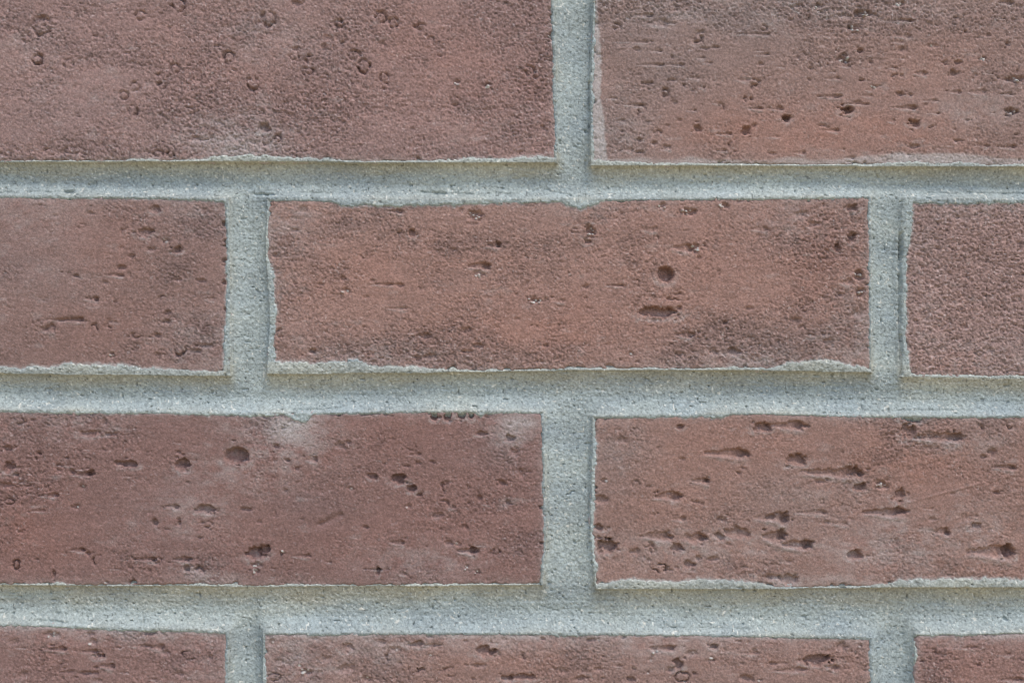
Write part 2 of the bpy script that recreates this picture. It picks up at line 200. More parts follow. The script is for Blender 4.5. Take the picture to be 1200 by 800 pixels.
MM = 1 / (S * 1000)       # px per millimetre
def und(x, y): return .35 * MM * fbm(x / 190, y / 120, 5, 2) * .6      # slow waviness shared by brick and the mortar on it
def seat(x, y, key):                                     # every brick sits a little proud or back, and a little tilted
    q = random.Random(key[0] * 31 + key[1] * 7 + 5)
    return MM * (q.uniform(-.25, .35) + q.uniform(-.3, .3) * (y - rowT[key[0]](0) - 100) / 200 + q.uniform(-.3, .3) * ((x - 600) / 700))
def lap_amount(x, y, key, L, R, T, B):
    """px of mortar cover left inside the edge (positive = covered)"""
    d = LAP.get(key)
    s = np.full(np.shape(x), -9.0)
    n = 2.2 * fbm(x / 13, y / 13, 31, 3) + 1.2 * vn(x / 2.6, y / 2.6, 32)
    e = {'T': y - T(x), 'B': B(x) - y, 'L': x - L(y), 'R': R(y) - x}
    if d is None:
        for k in 'TBLR':
            th = 2 + 5 * vn((x if k in 'TB' else y) / 70.0, np.full(np.shape(x), key[0] * 7.3 + ord(k)), 77 + key[1])
            s = np.maximum(s, th - e[k] + n)
        return s
    for k in d:
        c = x if k in 'TB' else y
        th = d[k](c)
        s = np.maximum(s, th - e[k] + n * np.clip(th / 3, 0, 1))
    for k in 'TBLR':
        th = -.2 + 4.0 * fbm((x if k in 'TB' else y) / 24.0, np.full(np.shape(x), key[0] * 7.3 + ord(k)), 79 + key[1], 3)
        s = np.maximum(s, th - e[k] + .5 * n)
    return s

def in_brick(key):
    r, k = key
    return VJ[r, k][1], VJ[r, k + 1][0], rowT[r], rowB[r]

# ------------------------------------------------------------------ face relief of one brick (all in px)
def relief(X, Y, bx, by, key, seed, lod):
    r = random.Random(seed)
    h = und(X, Y) + (seat(X, Y, key) if lod == 0 else 0)
    h += .10 * MM * fbm(X / 45, Y / 22, seed + 3, 3)
    h += .045 * MM * fbs(X / 22, Y / 4.0, seed + 5, 3)
    rough = np.full(X.shape, ROUGH0.get(key, .4)) + .55 * fbm(X / 50, Y / 32, seed + 9, 3)
    for (cx, cy, rx, ry, a) in ROUGH.get(key, []):
        rough += a * np.exp(-((X - cx) / rx) ** 2 - ((Y - cy) / ry) ** 2)
    rough = np.clip(rough, 0.03, 1.35)
    grit = np.zeros(X.shape); dust = np.zeros(X.shape)
    if lod == 0:
        wx = X + .8 * vn(X / 5, Y / 5, 61); wy = Y + .8 * vn(X / 5, Y / 5, 62)
        s1 = vn(wx / 2.3, wy / 2.1, seed + 21); s2 = vn(wx / 1.7, wy / 1.6, seed + 22); s3 = vn(wx / 4.0, wy / 3.4, seed + 23)
        h += (rough + .13) * MM * (.10 * s1 + .17 * s2 - .12 * ss(.25, .75, s3) * ss(.5, 1.2, rough) - .36 * ss(.2, .7, s1))
        h += .02 * MM * s2
        # worn-through little craters inside the rough areas
        c1 = fbm(wx / 11, wy / 7.5, seed + 29, 2)
        h -= .22 * MM * ss(.58, .85, c1) * ss(.45, 1.0, rough)
    pits = []
    for ln in PITS.get(key, '').replace('\n', ';').split(';'):
        p = ln.split()
        if len(p) == 6: pits.append((float(p[0]), float(p[1]), float(p[2]), float(p[3]), p[4], float(p[5])))
    kinds = {(0, -1): ('oor', 30, .7), (0, 0): ('sso', 130, .9), (1, -1): ('oor', 45, .6), (1, 0): ('oor', 80, .8), (1, 1): ('ooo', 60, .8), (2, -1): ('ooss', 90, .7), (2, 0): ('osor', 80, .7), (3, 0): ('osw', 120, .9), (3, -1): ('oso', 60, .8)}
    kd, n, dm = kinds.get(key, ('osra', 60, 1.4))
    x0, x1, y0, y1 = bx[0], bx[-1], by[0], by[-1]
    for i in range(n):
        kk = r.choice(kd); w = r.uniform(3, 9) * (1.9 if kk == 's' else 1) * (1 if lod == 0 else 1.8); hh = r.uniform(2.4, 5.5) * (1 if kk != 's' else .8) * (1 if lod == 0 else 1.8)
        pits.append((r.uniform(x0 + 6, x1 - 6), r.uniform(y0 + 6, y1 - 6), w, hh, kk, r.uniform(.8, 2.6) * dm))
    # crumbled pits gather along the arrises
    for i in range(60 if lod == 0 else 20):
        ex = r.random() < .35
        px_, py_ = (r.choice((x0, x1)), r.uniform(y0, y1)) if ex else (r.uniform(x0, x1), r.choice((y0, y1)))
        pits.append((px_ + r.uniform(-6, 6), py_ + r.uniform(-5, 5), r.uniform(4, 11), r.uniform(3, 7), 'o', r.uniform(1, 4)))
    if lod == 0:                                            # ragged little tears round every real pit
        for (cx, cy, w, hh, kk, d) in pits[:]:
            if d < 3: continue
            for q in range(r.randint(1, 3)):
                an = r.uniform(0, 6.28); q2 = r.uniform(.8, 1.7)
                pits.append((cx + math.cos(an) * w * .5 * q2, cy + math.sin(an) * hh * .5 * q2, r.uniform(2.5, 7), r.uniform(2, 4), 'o', d * r.uniform(.2, .45)))
    if key == (2, 0): pits = [(a_, b_, c_ * 1.12, d_ * 1.22, e_, f_) if f_ > 3 and e_ in 'sa' else (a_, b_, c_, d_, e_, f_) for (a_, b_, c_, d_, e_, f_) in pits]
    for (cx, cy, w, hh, kk, d) in pits:
        if d == 0: continue
        a, b = w / 2, hh / 2
        m = 2.2
        i0, i1 = np.searchsorted(bx, [cx - a * m - 3, cx + a * m + 3]); j0, j1 = np.searchsorted(by, [cy - b * m - 4, cy + b * m + 4])
        if i1 <= i0 or j1 <= j0: continue
        x = X[j0:j1, i0:i1]; y = Y[j0:j1, i0:i1]; sd = int(cx * 7 + cy * 13) % 9973
        n1 = fbm(x / 4.5, y / 4.5, sd, 2) * (.36 if lod == 0 else .1)
        d = d * .30 * MM * .95                                # listed depth 10 = about 2.4 mm
        if kk == 's':
            u = (x - cx) / a
            tp = .45 + .55 * ss(-.9, .7, u)
            v = (y - cy - .12 * b * vn(x / 7, x * 0 + sd, 3)) / (b * tp)
            t = np.sqrt(v * v + np.where(u > .45, ((u - .45) / .55) ** 2, 0) + np.where(u < -.3, ((u + .3) / .7) ** 2, 0)) + n1 * .9
            dep = d * (.34 + .76 * ss(.1, .8, u)) * (1 - ss(.52, 1.08, t))
            h[j0:j1, i0:i1] += -dep + .10 * d * np.exp(-((v - 1.35) / .45) ** 2) * (1 - ss(.7, 1.1, np.abs(u)))
            if d > 1.0: dust[j0:j1, i0:i1] += .36 * np.exp(-((v - 1.6) / .6) ** 2) * (1 - ss(.6, 1.2, np.abs(u)))
            continue
        t = np.sqrt(((x - cx) / a) ** 2 + ((y - cy) / b) ** 2) + n1
        if kk == 'r':
            ang = np.arctan2(y - cy, x - cx)
            t = t - n1 * .6
            am = .62 + .75 * vn(ang * 1.1 + sd, ang * 0, sd)
            wr = max(.17, 1.5 / max(a, b))
            if key != (0, -1):
                am = .45 + 1.1 * vn(ang * .7 + sd, ang * 0, sd)
                t = t + .5 * n1
            dep = (1.35 if key == (0, -1) else .95) * d * np.exp(-((t - .82) / wr) ** 2) * np.clip(am + .35 * vn(x / 3.1, y / 3.1, sd + 3), .05, 1.15)
        elif kk == 'O':
            t = t - n1 * .8
            dep = d * (1 - ss(.70, 1.02, t)) * (1 - .30 * (y - cy) / b) * (1 + .25 * (x - cx) / a)
        elif kk == 'a':
            dep = d * (1 - ss(.62, 1.05, t)) * (1 - .35 * (y - cy) / b) * (1 + .25 * (x - cx) / a)
        else:
            dep = d * (1 - ss(.35, 1.1, t))
        h[j0:j1, i0:i1] -= dep
        if kk in 'aO' and d > 1.3: dust[j0:j1, i0:i1] += .34 * np.exp(-((t - 1.4) / .3) ** 2) * ss(-.6, .9, (y - cy) / b)
        if kk == 'w':                                        # pale lumps of sand and mortar caught in the pit
            rr = random.Random(sd)
            for q in range(max(1, int(w * hh / 60)) + (d > 3) * 2):
                gx = cx + rr.uniform(-.55, .55) * a; gy = cy + rr.uniform(-.4, .6) * b; gr = rr.uniform(1.0, 2.1)
                gg = np.exp(-(((x - gx) / gr) ** 2 + ((y - gy) / (gr * .8)) ** 2))
                h[j0:j1, i0:i1] += gg * d * .75
                grit[j0:j1, i0:i1] = np.maximum(grit[j0:j1, i0:i1], ss(.3, .8, gg) * rr.choice((.5, .8, 1.0)) * (1 if d > 2.3 else .45))
    if lod == 0:
        for (xa, ya, xb, yb, w, d) in SLITS + LIGHTSCR:
            L = math.hypot(xb - xa, yb - ya); ux, uy = (xb - xa) / L, (yb - ya) / L
            t = (X - xa) * ux + (Y - ya) * uy; v = -(X - xa) * uy + (Y - ya) * ux
            wv = w * .5 * (1 + .3 * vn(t / 5, t * 0, 88))
            h -= d * .24 * MM * np.exp(-(v / wv) ** 2) * ss(-3, 3, t) * (1 - ss(L - 3, L + 3, t)) * (.75 + .25 * vn(t / 6, t * 0, 8))
    return h, grit, rough, dust

HAZE = {
 (0, -1): [(270, 160, 75, 30, .55), (30, 60, 50, 35, .25), (310, 40, 70, 40, .3), (110, 110, 60, 30, .2), (560, 150, 90, 30, .2)],
 (0, 0): [(880, 12, 220, 18, .4), (1140, 130, 60, 22, .35), (730, 160, 40, 30, .3), (1060, 190, 90, 10, .5)],
 (1, -1): [(30, 250, 70, 30, .3), (235, 400, 50, 40, .4), (60, 330, 80, 40, .15), (240, 245, 40, 20, .4)],
 (1, 0): [(345, 255, 45, 28, .35), (420, 415, 110, 16, .45), (890, 425, 100, 16, .5), (1000, 390, 35, 50, .4), (930, 262, 60, 25, .3), (330, 330, 25, 60, .3), (690, 245, 40, 12, .4)],
 (1, 1): [(1150, 420, 70, 22, .35), (1130, 245, 90, 14, .4), (1085, 330, 20, 90, .3)],
 (2, -1): [(335, 512, 60, 30, .85), (600, 505, 38, 32, .55), (290, 560, 70, 25, .35), (200, 620, 60, 30, .25), (500, 655, 90, 22, .4), (245, 672, 40, 14, .6), (60, 500, 80, 20, .3), (230, 595, 40, 20, .3)],
 (2, 0): [(1035, 640, 75, 38, .55), (800, 645, 110, 28, .4), (960, 575, 60, 20, .3), (720, 520, 50, 30, .25), (1130, 520, 60, 15, .4), (930, 680, 120, 8, .5), (1150, 620, 50, 30, .35)],
 (3, -1): [(150, 745, 160, 12, .5), (240, 785, 30, 30, .3)],
 (3, 0): [(345, 775, 50, 45, .5), (600, 752, 340, 12, .45), (800, 775, 80, 20, .3), (460, 768, 40, 20, .3)],
 (3, 1): [(1140, 748, 90, 12, .4)],
}
def colour(X, Y, key, seed, dust, grit, rough, cover, L, R, T, B):
    rnd = random.Random(seed * 3 + 1)
    base = BASE.get(key)
    if base is None:
        k = rnd.uniform(-1, 1); m = rnd.uniform(.93, 1.07)
        base = (.262 * m * (1 + .05 * k), .166 * m, .144 * m * (1 - .04 * k))
    c = np.empty(X.shape + (3,)); c[:] = base
    f = fbm(X / 90, Y / 45, seed + 41, 3)[..., None]; g = fbs(X / 40, Y / 14, seed + 43, 3)[..., None]
    c *= 1 + .05 * f * np.array((1.0, .7, .5)) + .05 * g
    for (cx, cy, rx, ry, m, a) in PATCH.get(key, []):
        w = np.exp(-((X - cx) / rx) ** 2 - ((Y - cy) / ry) ** 2) * a * (1 + .4 * fbm(X / 25, Y / 18, seed + 47, 3))
        c *= 1 + w[..., None] * (np.array(m) - 1) * .75
    burnt = ss(.45, 1.15, rough + .25 * fbm(X / 14, Y / 11, seed + 91, 3))[..., None] * {(1, 1): .5, (0, -1): .6, (0, 0): .6}.get(key, 1)
    c *= 1 - burnt * np.array((.16, .14, .12))
    # fired specks, lighter fines
    sp = vn(X / 1.7, Y / 1.6, seed + 51); sq = vn(X / 3.1, Y / 2.6, seed + 53)
    c *= 1 + (.26 * sp + .12 * sq)[..., None] * (.62 + .6 * rough)[..., None]
    pale = ss(.62, .9, vn(X / 1.8, Y / 1.7, seed + 55)) * (.3 + .5 * rough); c += .16 * pale[..., None]
    iron = ss(.52, .8, vn(X / 2.3, Y / 1.9, seed + 57)) * ss(.1, .9, rough + .25 * sq)
    c *= 1 - .38 * iron[..., None]
    # lime film near the joints
    e = np.minimum(np.minimum(X - L(Y), R(Y) - X), np.minimum(Y - T(X), B(X) - Y))
    film = .45 * np.exp(-np.clip(e, 0, 99) / 5.0) * np.clip(.7 + .6 * fbm(X / 12, Y / 12, seed + 61, 3), 0, 1)
    if key == (0, 0):                                        # pale band down its left end and along its foot
        film = np.maximum(film, .75 * (1 - ss(-2, 1.5, X - np.interp(Y, [0, 60, 120, 180], [700, 704, 705, 711]) + 1.5 * vn(Y / 6, Y * 0, 4))))
        film = np.maximum(film, .55 * ss(-3, 4, Y - 186 + 7 * np.exp(-((X - 1090) / 70) ** 2) + 3 * fbm(X / 30, Y / 8, 71)))
    if key == (0, -1): film = np.maximum(film, .35 * np.exp(-((X - 280) / 50) ** 2 - ((Y - 172) / 18) ** 2))
    if key == (2, -1): film = np.maximum(film, .5 * np.exp(-((X - 345) / 26) ** 2 - ((Y - 500) / 16) ** 2) + .45 * np.exp(-((X - 612) / 22) ** 2 - ((Y - 495) / 14) ** 2) + .3 * np.exp(-((X - 228) / 16) ** 2 - ((Y - 676) / 7) ** 2))
    if key[0] == 3: film = np.maximum(film, .40 * (1 - ss(2, 9, Y - T(X) + 3 * fbm(X / 30, Y / 8, 71))))
    film = np.maximum(film, .35 * np.clip(fbm(X / 22, Y / 9, seed + 67, 4) - .55, 0, 1))
    hz = np.zeros(X.shape)
    br = fbm(X / 16, Y / 9, seed + 81, 4); bf = vn(X / 3.2, Y / 2.8, seed + 83)
    for (cx, cy, rx, ry, a) in HAZE.get(key, []):
        hz += a * np.exp(-((X - cx) / rx) ** 2 - ((Y - cy) / ry) ** 2)
    film = film + np.clip(hz * (.55 + .7 * br + .35 * bf), 0, .6) * .6
    film = film + np.clip(dust, 0, .5) * (.7 + .5 * vn(X / 3.5, Y / 3.5, 66))
    film = np.clip(np.maximum(film, .85 * ss(-3, 1, cover)), 0, .9)[..., None]
    c = c * (1 - film) + np.array((.42, .38, .36)) * film
    gg = grit[..., None]
    return c * (1 - gg) + np.array((.52, .51, .47)) * gg

# ------------------------------------------------------------------ mesh helpers
FX0, FX1, FY0, FY1 = -22, 1222, -16, 816
def axis(a, b, f0, f1, fine=1.12, coarse=8.0):
    out = [a, a + .9, a + 1.9, a + 3.2]; end = [b - 3.2, b - 1.9, b - .9, b]
    v = a + 3.2
    while True:
        v += fine if f0 - 2 < v < f1 + 2 else (min(coarse, max(fine, f0 - v)) if v < f0 else coarse)
        if v > b - 3.6: break
        out.append(v)
    return np.array(out + end)

def mesh_from(name, V, F, col=None, mat=None):
    me = bpy.data.meshes.new(name)
    me.vertices.add(len(V)); me.vertices.foreach_set('co', np.ascontiguousarray(V, np.float32).ravel())
    n = len(F); me.loops.add(n * 4); me.polygons.add(n)
    me.loops.foreach_set('vertex_index', np.ascontiguousarray(F, np.int32).ravel())
    me.polygons.foreach_set('loop_start', np.arange(0, n * 4, 4, dtype=np.int32))
    me.update(calc_edges=True)
    me.polygons.foreach_set('use_smooth', np.ones(n, bool))
    if col is not None:
        at = me.color_attributes.new('paint', 'FLOAT_COLOR', 'POINT')
        c4 = np.ones((len(V), 4), np.float32); c4[:, :3] = col
        at.data.foreach_set('color', c4.ravel())
    if mat: me.materials.append(mat)
    me.update()
    return me

def make_brick_mesh(key, seed, lod, mat):
    L, R, T, B = in_brick(key)
    ym = float(T(600) + B(600)) / 2; xl, xr = float(L(ym)), float(R(ym)); xm = min(max((xl + xr) / 2, 0), 1200)
    yt, yb = float(T(xm)), float(B(xm))
    if lod == 0:
        bx = axis(xl, xr, FX0, FX1); by = axis(yt, yb, FY0, FY1)
    else:
        bx = axis(xl, xr, -1e6, -1e5, coarse=6.5); by = axis(yt, yb, -1e6, -1e5, coarse=6.5)
    U, W = np.meshgrid(bx, by)
    fu = (U - xl) / (xr - xl); fw = (W - yt) / (yb - yt)
    X = L(W) + fu * (R(W) - L(W)); Y = T(X) + fw * (B(X) - T(X))
    X = L(Y) + fu * (R(Y) - L(Y))
    # uneven arrises
    en = lambda a, q: 2.1 * fbm(a / 6, a * 0 + q, seed + 3, 2) + 1.3 * fbm(a / 60, a * 0 + q, seed + 4, 2)
    kx0, kx1 = np.exp(-(U - xl) / 8), np.exp(-(xr - U) / 8); ky0, ky1 = np.exp(-(W - yt) / 8), np.exp(-(yb - W) / 8)
    X2 = X + kx0 * en(Y, .5) + kx1 * en(Y, 9.5); Y2 = Y + ky0 * en(X, 20.5) + ky1 * en(X, 33.5)
    X, Y = X2, Y2
    H, grit, rough, dust = relief(X, Y, bx, by, key, seed, lod)
    rr = 3.4 + 5 * np.exp(-(np.minimum(U - xl, xr - U) + np.minimum(W - yt, yb - W)) / 9) + 1.7 * fbm(X / 26, Y / 26, seed + 71, 2)
    dx = np.minimum(U - xl, xr - U); dy = np.minimum(W - yt, yb - W)
    q = np.sqrt(np.clip(rr - dx, 0, None) ** 2 + np.clip(rr - dy, 0, None) ** 2); q = np.minimum(q, rr)
    H -= (rr - np.sqrt(np.maximum(rr * rr - q * q, 0)))
    H -= .8 * np.exp(-np.minimum(dx, dy) / 7)
    cover = lap_amount(X, Y, key, L, R, T, B)
    col = colour(X, Y, key, seed, dust, grit, rough, cover, L, R, T, B)
    ny, nx = X.shape
    idx = np.arange(ny * nx).reshape(ny, nx)
    F = np.stack([idx[:-1, :-1], idx[1:, :-1], idx[1:, 1:], idx[:-1, 1:]], -1).reshape(-1, 4)
    V = np.stack([X * S, -H * S, -Y * S], -1).reshape(-1, 3)
    ring = np.concatenate([idx[0, :], idx[1:, -1], idx[-1, -2::-1], idx[-2:0:-1, 0]])
    vr = V[ring].copy(); vr[:, 1] = .10
    n0 = len(V); m = len(ring); i = np.arange(m); j = (i + 1) % m
    F2 = np.stack([ring[i], ring[j], n0 + j, n0 + i], -1)
    ctr = vr.mean(0)[None]; V = np.vstack([V, vr, ctr]); h2 = (m // 2) * 2
    a = np.arange(0, h2, 2)
    F3 = np.stack([n0 + a, n0 + (a + 1) % m, n0 + (a + 2) % m, np.full(len(a), n0 + m)], -1)
    F = np.vstack([F, F2, F3])
    if m % 2: F = F[:]      # the odd sliver at the hidden back stays open
    c = col.reshape(-1, 3); c = np.vstack([c, c[ring], c[:1]])
    org = np.array([(xl + xr) / 2 * S, 0, -(yt + yb) / 2 * S])
    return mesh_from('brick', V - org, F, c, mat), org

# ------------------------------------------------------------------ materials
def nodes(m): 
    m.use_nodes = True; t = m.node_tree; return t, t.nodes, t.links, t.nodes['Principled BSDF']
def grain_material(name, rough, scales, bump, speck):
    m = bpy.data.materials.new(name); t, N, K, P_ = nodes(m)
    at = N.new('ShaderNodeAttribute'); at.attribute_name = 'paint'
    geo = N.new('ShaderNodeNewGeometry')
    cur = at.outputs['Color']; hs = None
    for (kind, sc_, lo, hi) in speck:
        if kind == 'v':
            v = N.new('ShaderNodeTexVoronoi'); v.inputs['Scale'].default_value = sc_
            K.new(geo.outputs['Position'], v.inputs['Vector'])
            sp = N.new('ShaderNodeSeparateColor'); K.new(v.outputs['Color'], sp.inputs[0]); src = sp.outputs[0]
        else:
            v = N.new('ShaderNodeTexNoise'); v.inputs['Scale'].default_value = sc_; v.inputs['Detail'].default_value = 3
            v.inputs['Roughness'].default_value = .65
            K.new(geo.outputs['Position'], v.inputs['Vector']); src = v.outputs['Fac']
        r = N.new('ShaderNodeMapRange')
        if kind == 'n': r.inputs['From Min'].default_value = .3; r.inputs['From Max'].default_value = .7
        r.inputs['To Min'].default_value = lo; r.inputs['To Max'].default_value = hi
        K.new(src, r.inputs['Value'])
        mx = N.new('ShaderNodeVectorMath'); mx.operation = 'SCALE'
        K.new(cur, mx.inputs[0]); K.new(r.outputs[0], mx.inputs['Scale']); cur = mx.outputs[0]
    K.new(cur, P_.inputs['Base Color'])
    P_.inputs['Roughness'].default_value = rough; P_.inputs['Specular IOR Level'].default_value = .28
    prev = None
    for (sc_, dist) in scales:
        nz = N.new('ShaderNodeTexNoise'); nz.inputs['Scale'].default_value = sc_; nz.inputs['Detail'].default_value = 3
        K.new(geo.outputs['Position'], nz.inputs['Vector'])
        b = N.new('ShaderNodeBump'); b.inputs['Strength'].default_value = bump; b.inputs['Distance'].default_value = dist
        K.new(nz.outputs['Fac'], b.inputs['Height'])
        if prev: K.new(prev, b.inputs['Normal'])
        prev = b.outputs['Normal']
    K.new(prev, P_.inputs['Normal'])
    return m
M_BRICK = grain_material('fired_clay', .82, [(1500, .00012), (4200, .00005)], .8, [('n', 1500, .90, 1.10), ('v', 2400, .84, 1.15)])
M_MORTAR = grain_material('sandy_mortar', .92, [(1700, .00022), (3600, .00010)], .9, [('v', 1800, .82, 1.15), ('n', 60, .94, 1.06)])

def tag(o, label=None, cat=None, kind=None, group=None):
    for k, v in (('label', label), ('category', cat), ('kind', kind), ('group', group)):
        if v: o[k] = v

# ------------------------------------------------------------------ ground
g = bpy.data.materials.new('pale_sandy_soil'); t, N, K, P_ = nodes(g)
nz = N.new('ShaderNodeTexNoise'); nz.inputs['Scale'].default_value = 9; nz.inputs['Detail'].default_value = 8
geo = N.new('ShaderNodeNewGeometry'); K.new(geo.outputs['Position'], nz.inputs['Vector'])
rp = N.new('ShaderNodeValToRGB'); rp.color_ramp.elements[0].position = .35; rp.color_ramp.elements[1].position = .68
rp.color_ramp.elements[0].color = (.40, .32, .17, 1); rp.color_ramp.elements[1].color = (.58, .47, .28, 1)
K.new(nz.outputs['Fac'], rp.inputs[0]); K.new(rp.outputs[0], P_.inputs['Base Color']); P_.inputs['Roughness'].default_value = .95
gv = []; gf = []; A = [-2000, -200, -40, -8, -3, -1.5, 0, 1.5, 3, 8, 40, 200, 2000]
for y in A:
    for x in A: gv.append((x, y, .0 if abs(x) < 10 and abs(y) < 10 else -.0))
n = len(A)
for j in range(n - 1):
    for i in range(n - 1): gf.append((j * n + i, j * n + i + 1, (j + 1) * n + i + 1, (j + 1) * n + i))
gm = bpy.data.meshes.new('ground'); gm.from_pydata(gv, [], gf); gm.materials.append(g)
go = bpy.data.objects.new('ground', gm); sc.collection.objects.link(go); tag(go, kind='structure')

# ------------------------------------------------------------------ the wall
wall = bpy.data.objects.new('brick_wall', None); sc.collection.objects.link(wall)
wall.empty_display_size = .2
tag(wall, 'weathered pinkish red brick wall with pitted bricks and grey concave mortar joints', 'wall', 'thing')
BASEZ = ZC + 400 * S            # px y = 0 lies at this height
def child(name, me, loc):
    o = bpy.data.objects.new(name, me); sc.collection.objects.link(o)
    o.parent = wall; o.location = loc; return o
OFF = np.array([-600 * S, 0, BASEZ])
LAB = {(0, -1): 'large stippled brick dotted with ring-shaped pits', (0, 0): 'brick with fine horizontal drag marks and small dark holes',
       (1, -1): 'smooth brown brick end with a curved slit near its foot', (1, 0): 'whole brick with one round hole and pale grit in its pits',
       (1, 1): 'brick end evenly covered in fine stipple', (2, -1): 'brick with scattered round pits and notches along its top edge',
       (2, 0): 'brick with long dragged slots and a pale diagonal scratch', (3, -1): 'short end of a brick in the lowest course, marked with small slots',
       (3, 0): 'top strip of a brick with yellowish grit at its corner', (3, 1): 'smooth brick end at the lower right'}
vis = sorted(LAB)
for key in vis:
    me, org = make_brick_mesh(key, 100 + key[0] * 10 + key[1], 0, M_BRICK)
    o = child('brick', me, org + OFF); o['label'] = LAB[key]
variants = []; XA, XB = float(VJ[5, C0][1](0)), float(VJ[4, C1][0](0))
for q in range(6):
    k = (5 + q % 2, -2 + q // 2)
    variants.append((make_brick_mesh(k, 500 + q, 1, M_BRICK)[0], k))
rnd = random.Random(4)
for r in range(R0, R1 + 1):
    for k in range(C0 - 1, C1 + 1):                     # half bricks close the courses at either end
        if (r, k) in LAB or (k == C0 - 1 and r % 2) or (k == C1 and r % 2 == 0): continue
        if k in (C0 - 1, C1):
            x0, x1 = (XA, float(VJ[r, C0][0](0))) if k < C0 else (float(VJ[r, C1][1](0)), XB)
            y0, y1 = float(rowT[r](600)), float(rowB[r](600))
            o = child('brick', variants[rnd.randrange(6)][0], np.array([(x0 + x1) / 2 * S, 0, -(y0 + y1) / 2 * S]) + OFF)
            o.scale = ((x1 - x0) / 707.0, 1, (y1 - y0) / BH); continue
        L, R, T, B = in_brick((r, k))
        x0, x1 = float(L(-1e4 if r < 0 else 1e4)), float(R(1e4)); ym = (float(T(600)) + float(B(600))) / 2
        x0 = float(L(ym)); x1 = float(R(ym)); xm = (x0 + x1) / 2
        y0, y1 = float(T(xm)), float(B(xm))
        me, kk = variants[rnd.randrange(6)]
        o = child('brick', me, np.array([(x0 + x1) / 2 * S, 0, -(y0 + y1) / 2 * S]) + OFF)
        o.scale = ((x1 - x0) / 707.0, 1, (y1 - y0) / BH)
        if rnd.random() < .5: o.rotation_euler = (0, math.pi, 0)

# ------------------------------------------------------------------ mortar: one sheet through every joint
def dense(a, b, step_in, joints, f0, f1, fine):
    v = [a]; 
    while v[-1] < b:
        x = v[-1]
        if f0 < x < f1: x += fine
        else:
            inj = any(p - 9 <= x < q_ + 9 for p, q_ in joints)
            x2 = x + (5.0 if inj else step_in)
            if not inj:
                for p, q_ in joints:
                    if x < p - 9 < x2: x2 = p - 9
            if x < f0 < x2: x2 = f0 + .01
            x = x2
        v.append(x)
    return np.array(v)
JX = [(float(VJ[r, k][0](500)), float(VJ[r, k][1](500))) for r in (4, 5) for k in range(C0, C1 + 1)]
JY = [(float(rowB[r](600)), float(rowT[r + 1](600))) for r in range(R0, R1)]
YA, YB = float(rowT[R0](0)) + 6, float(rowB[R1](0)) - 6
ax = dense(XA + 4, XB - 4, 60, JX, FX0, FX1, 1.15); ay = dense(YA, YB, 60, JY, FY0, FY1, 1.15)
X, Y = np.meshgrid(ax, ay)
inner = (X > FX0 - 40) & (X < FX1 + 40) & (Y > FY0 - 40) & (Y < FY1 + 40)
def prof(u, D, e, skew=0): 
    w = 2 * u - 1
    return -D + (D - e) * np.abs(w - skew) ** 2.2
e_top = .85 * MM
Hh = np.full(X.shape, 99.0)
for r in range(R0, R1):
    a = rowB[r](X); b = rowT[r + 1](X)
    u = (Y - a) / (b - a)
    Dp = (2.55 + .3 * fbm(X / 120, Y * 0 + r, 91, 2)) * MM
    sel = (u > -1) & (u < 2)
    w = 2 * u - 1; w = np.where(w < .18, (w - .18) / 1.18, (w - .18) / .82)
    hh = -Dp + (Dp - np.where(w < 0, .6 + .4 * fbm(X / 45, Y * 0 + r, 94, 3), .05) * MM) * np.abs(w) ** np.where(w < 0, 1.9, 1.8)
    Hh = np.where(sel, np.minimum(Hh, hh), Hh)
Hv = np.full(X.shape, 99.0)
inside = np.full(X.shape, -99.0)                         # how deep within a brick (px)
cover = np.full(X.shape, -9.0); seatA = np.zeros(X.shape)
for r in range(R0, R1 + 1):
    j0, j1 = np.searchsorted(ay, [float(rowT[r](600)) - 60, float(rowB[r](600)) + 60])
    if j1 <= j0: continue
    x = X[j0:j1]; y = Y[j0:j1]
    past = np.maximum(np.maximum(rowT[r](x) - y, y - rowB[r](x)), 0) / 42.0
    for k in range(C0, C1 + 1):
        a, b = VJ[r, k][0](y), VJ[r, k][1](y); u = (x - a) / (b - a); w = 2 * u - 1; w = np.where(w < .25, (w - .25) / 1.25, (w - .25) / .75)
        Dp = (2.3 + .3 * fbm(y / 70, x * 0 + k + r * 3, 92, 2)) * MM
        el, er = (.35, 1.0)
        if r == 3: Dp = Dp * 1.55
        if (r, k) == (0, 0): el, er = .3, 1.5
        if (r, k) == (1, 1): el, er = .6, .3; Dp = Dp * .75
        if (r, k) == (2, 0): el, er = .3, 1.0
        hv = -Dp + (Dp - np.where(w < 0, el, er) * MM) * np.abs(w) ** 2.1 + past ** 2 * 2.4 * MM
        sel = (np.abs(w) < 2.2) & (past < 1.4)
        Hv[j0:j1] = np.where(sel, np.minimum(Hv[j0:j1], hv), Hv[j0:j1])
    a_, b_ = VJ[r, C0][0](y) - x, x - VJ[r, C1][1](y)
    inside[j0:j1] = np.maximum(inside[j0:j1], np.minimum(np.maximum(a_, b_), np.minimum(y - rowT[r](x), rowB[r](x) - y)))
    for k in range(C0, C1):
        L, R, T, B = in_brick((r, k))
        ins = np.minimum(np.minimum(x - L(y), R(y) - x), np.minimum(y - T(x), B(x) - y))
        m = ins > -1
        inside[j0:j1] = np.maximum(inside[j0:j1], ins)
        if (r, k) in LAP:
            c = lap_amount(x, y, (r, k), L, R, T, B)
            seatA[j0:j1] = np.where(m, seat(x, y, (r, k)), seatA[j0:j1])
            cover[j0:j1] = np.where(m & (ins < 30), np.maximum(cover[j0:j1], c), cover[j0:j1])
k_ = 1.7 * MM
hmix = np.clip(.5 + .5 * (Hv - Hh) / k_, 0, 1)
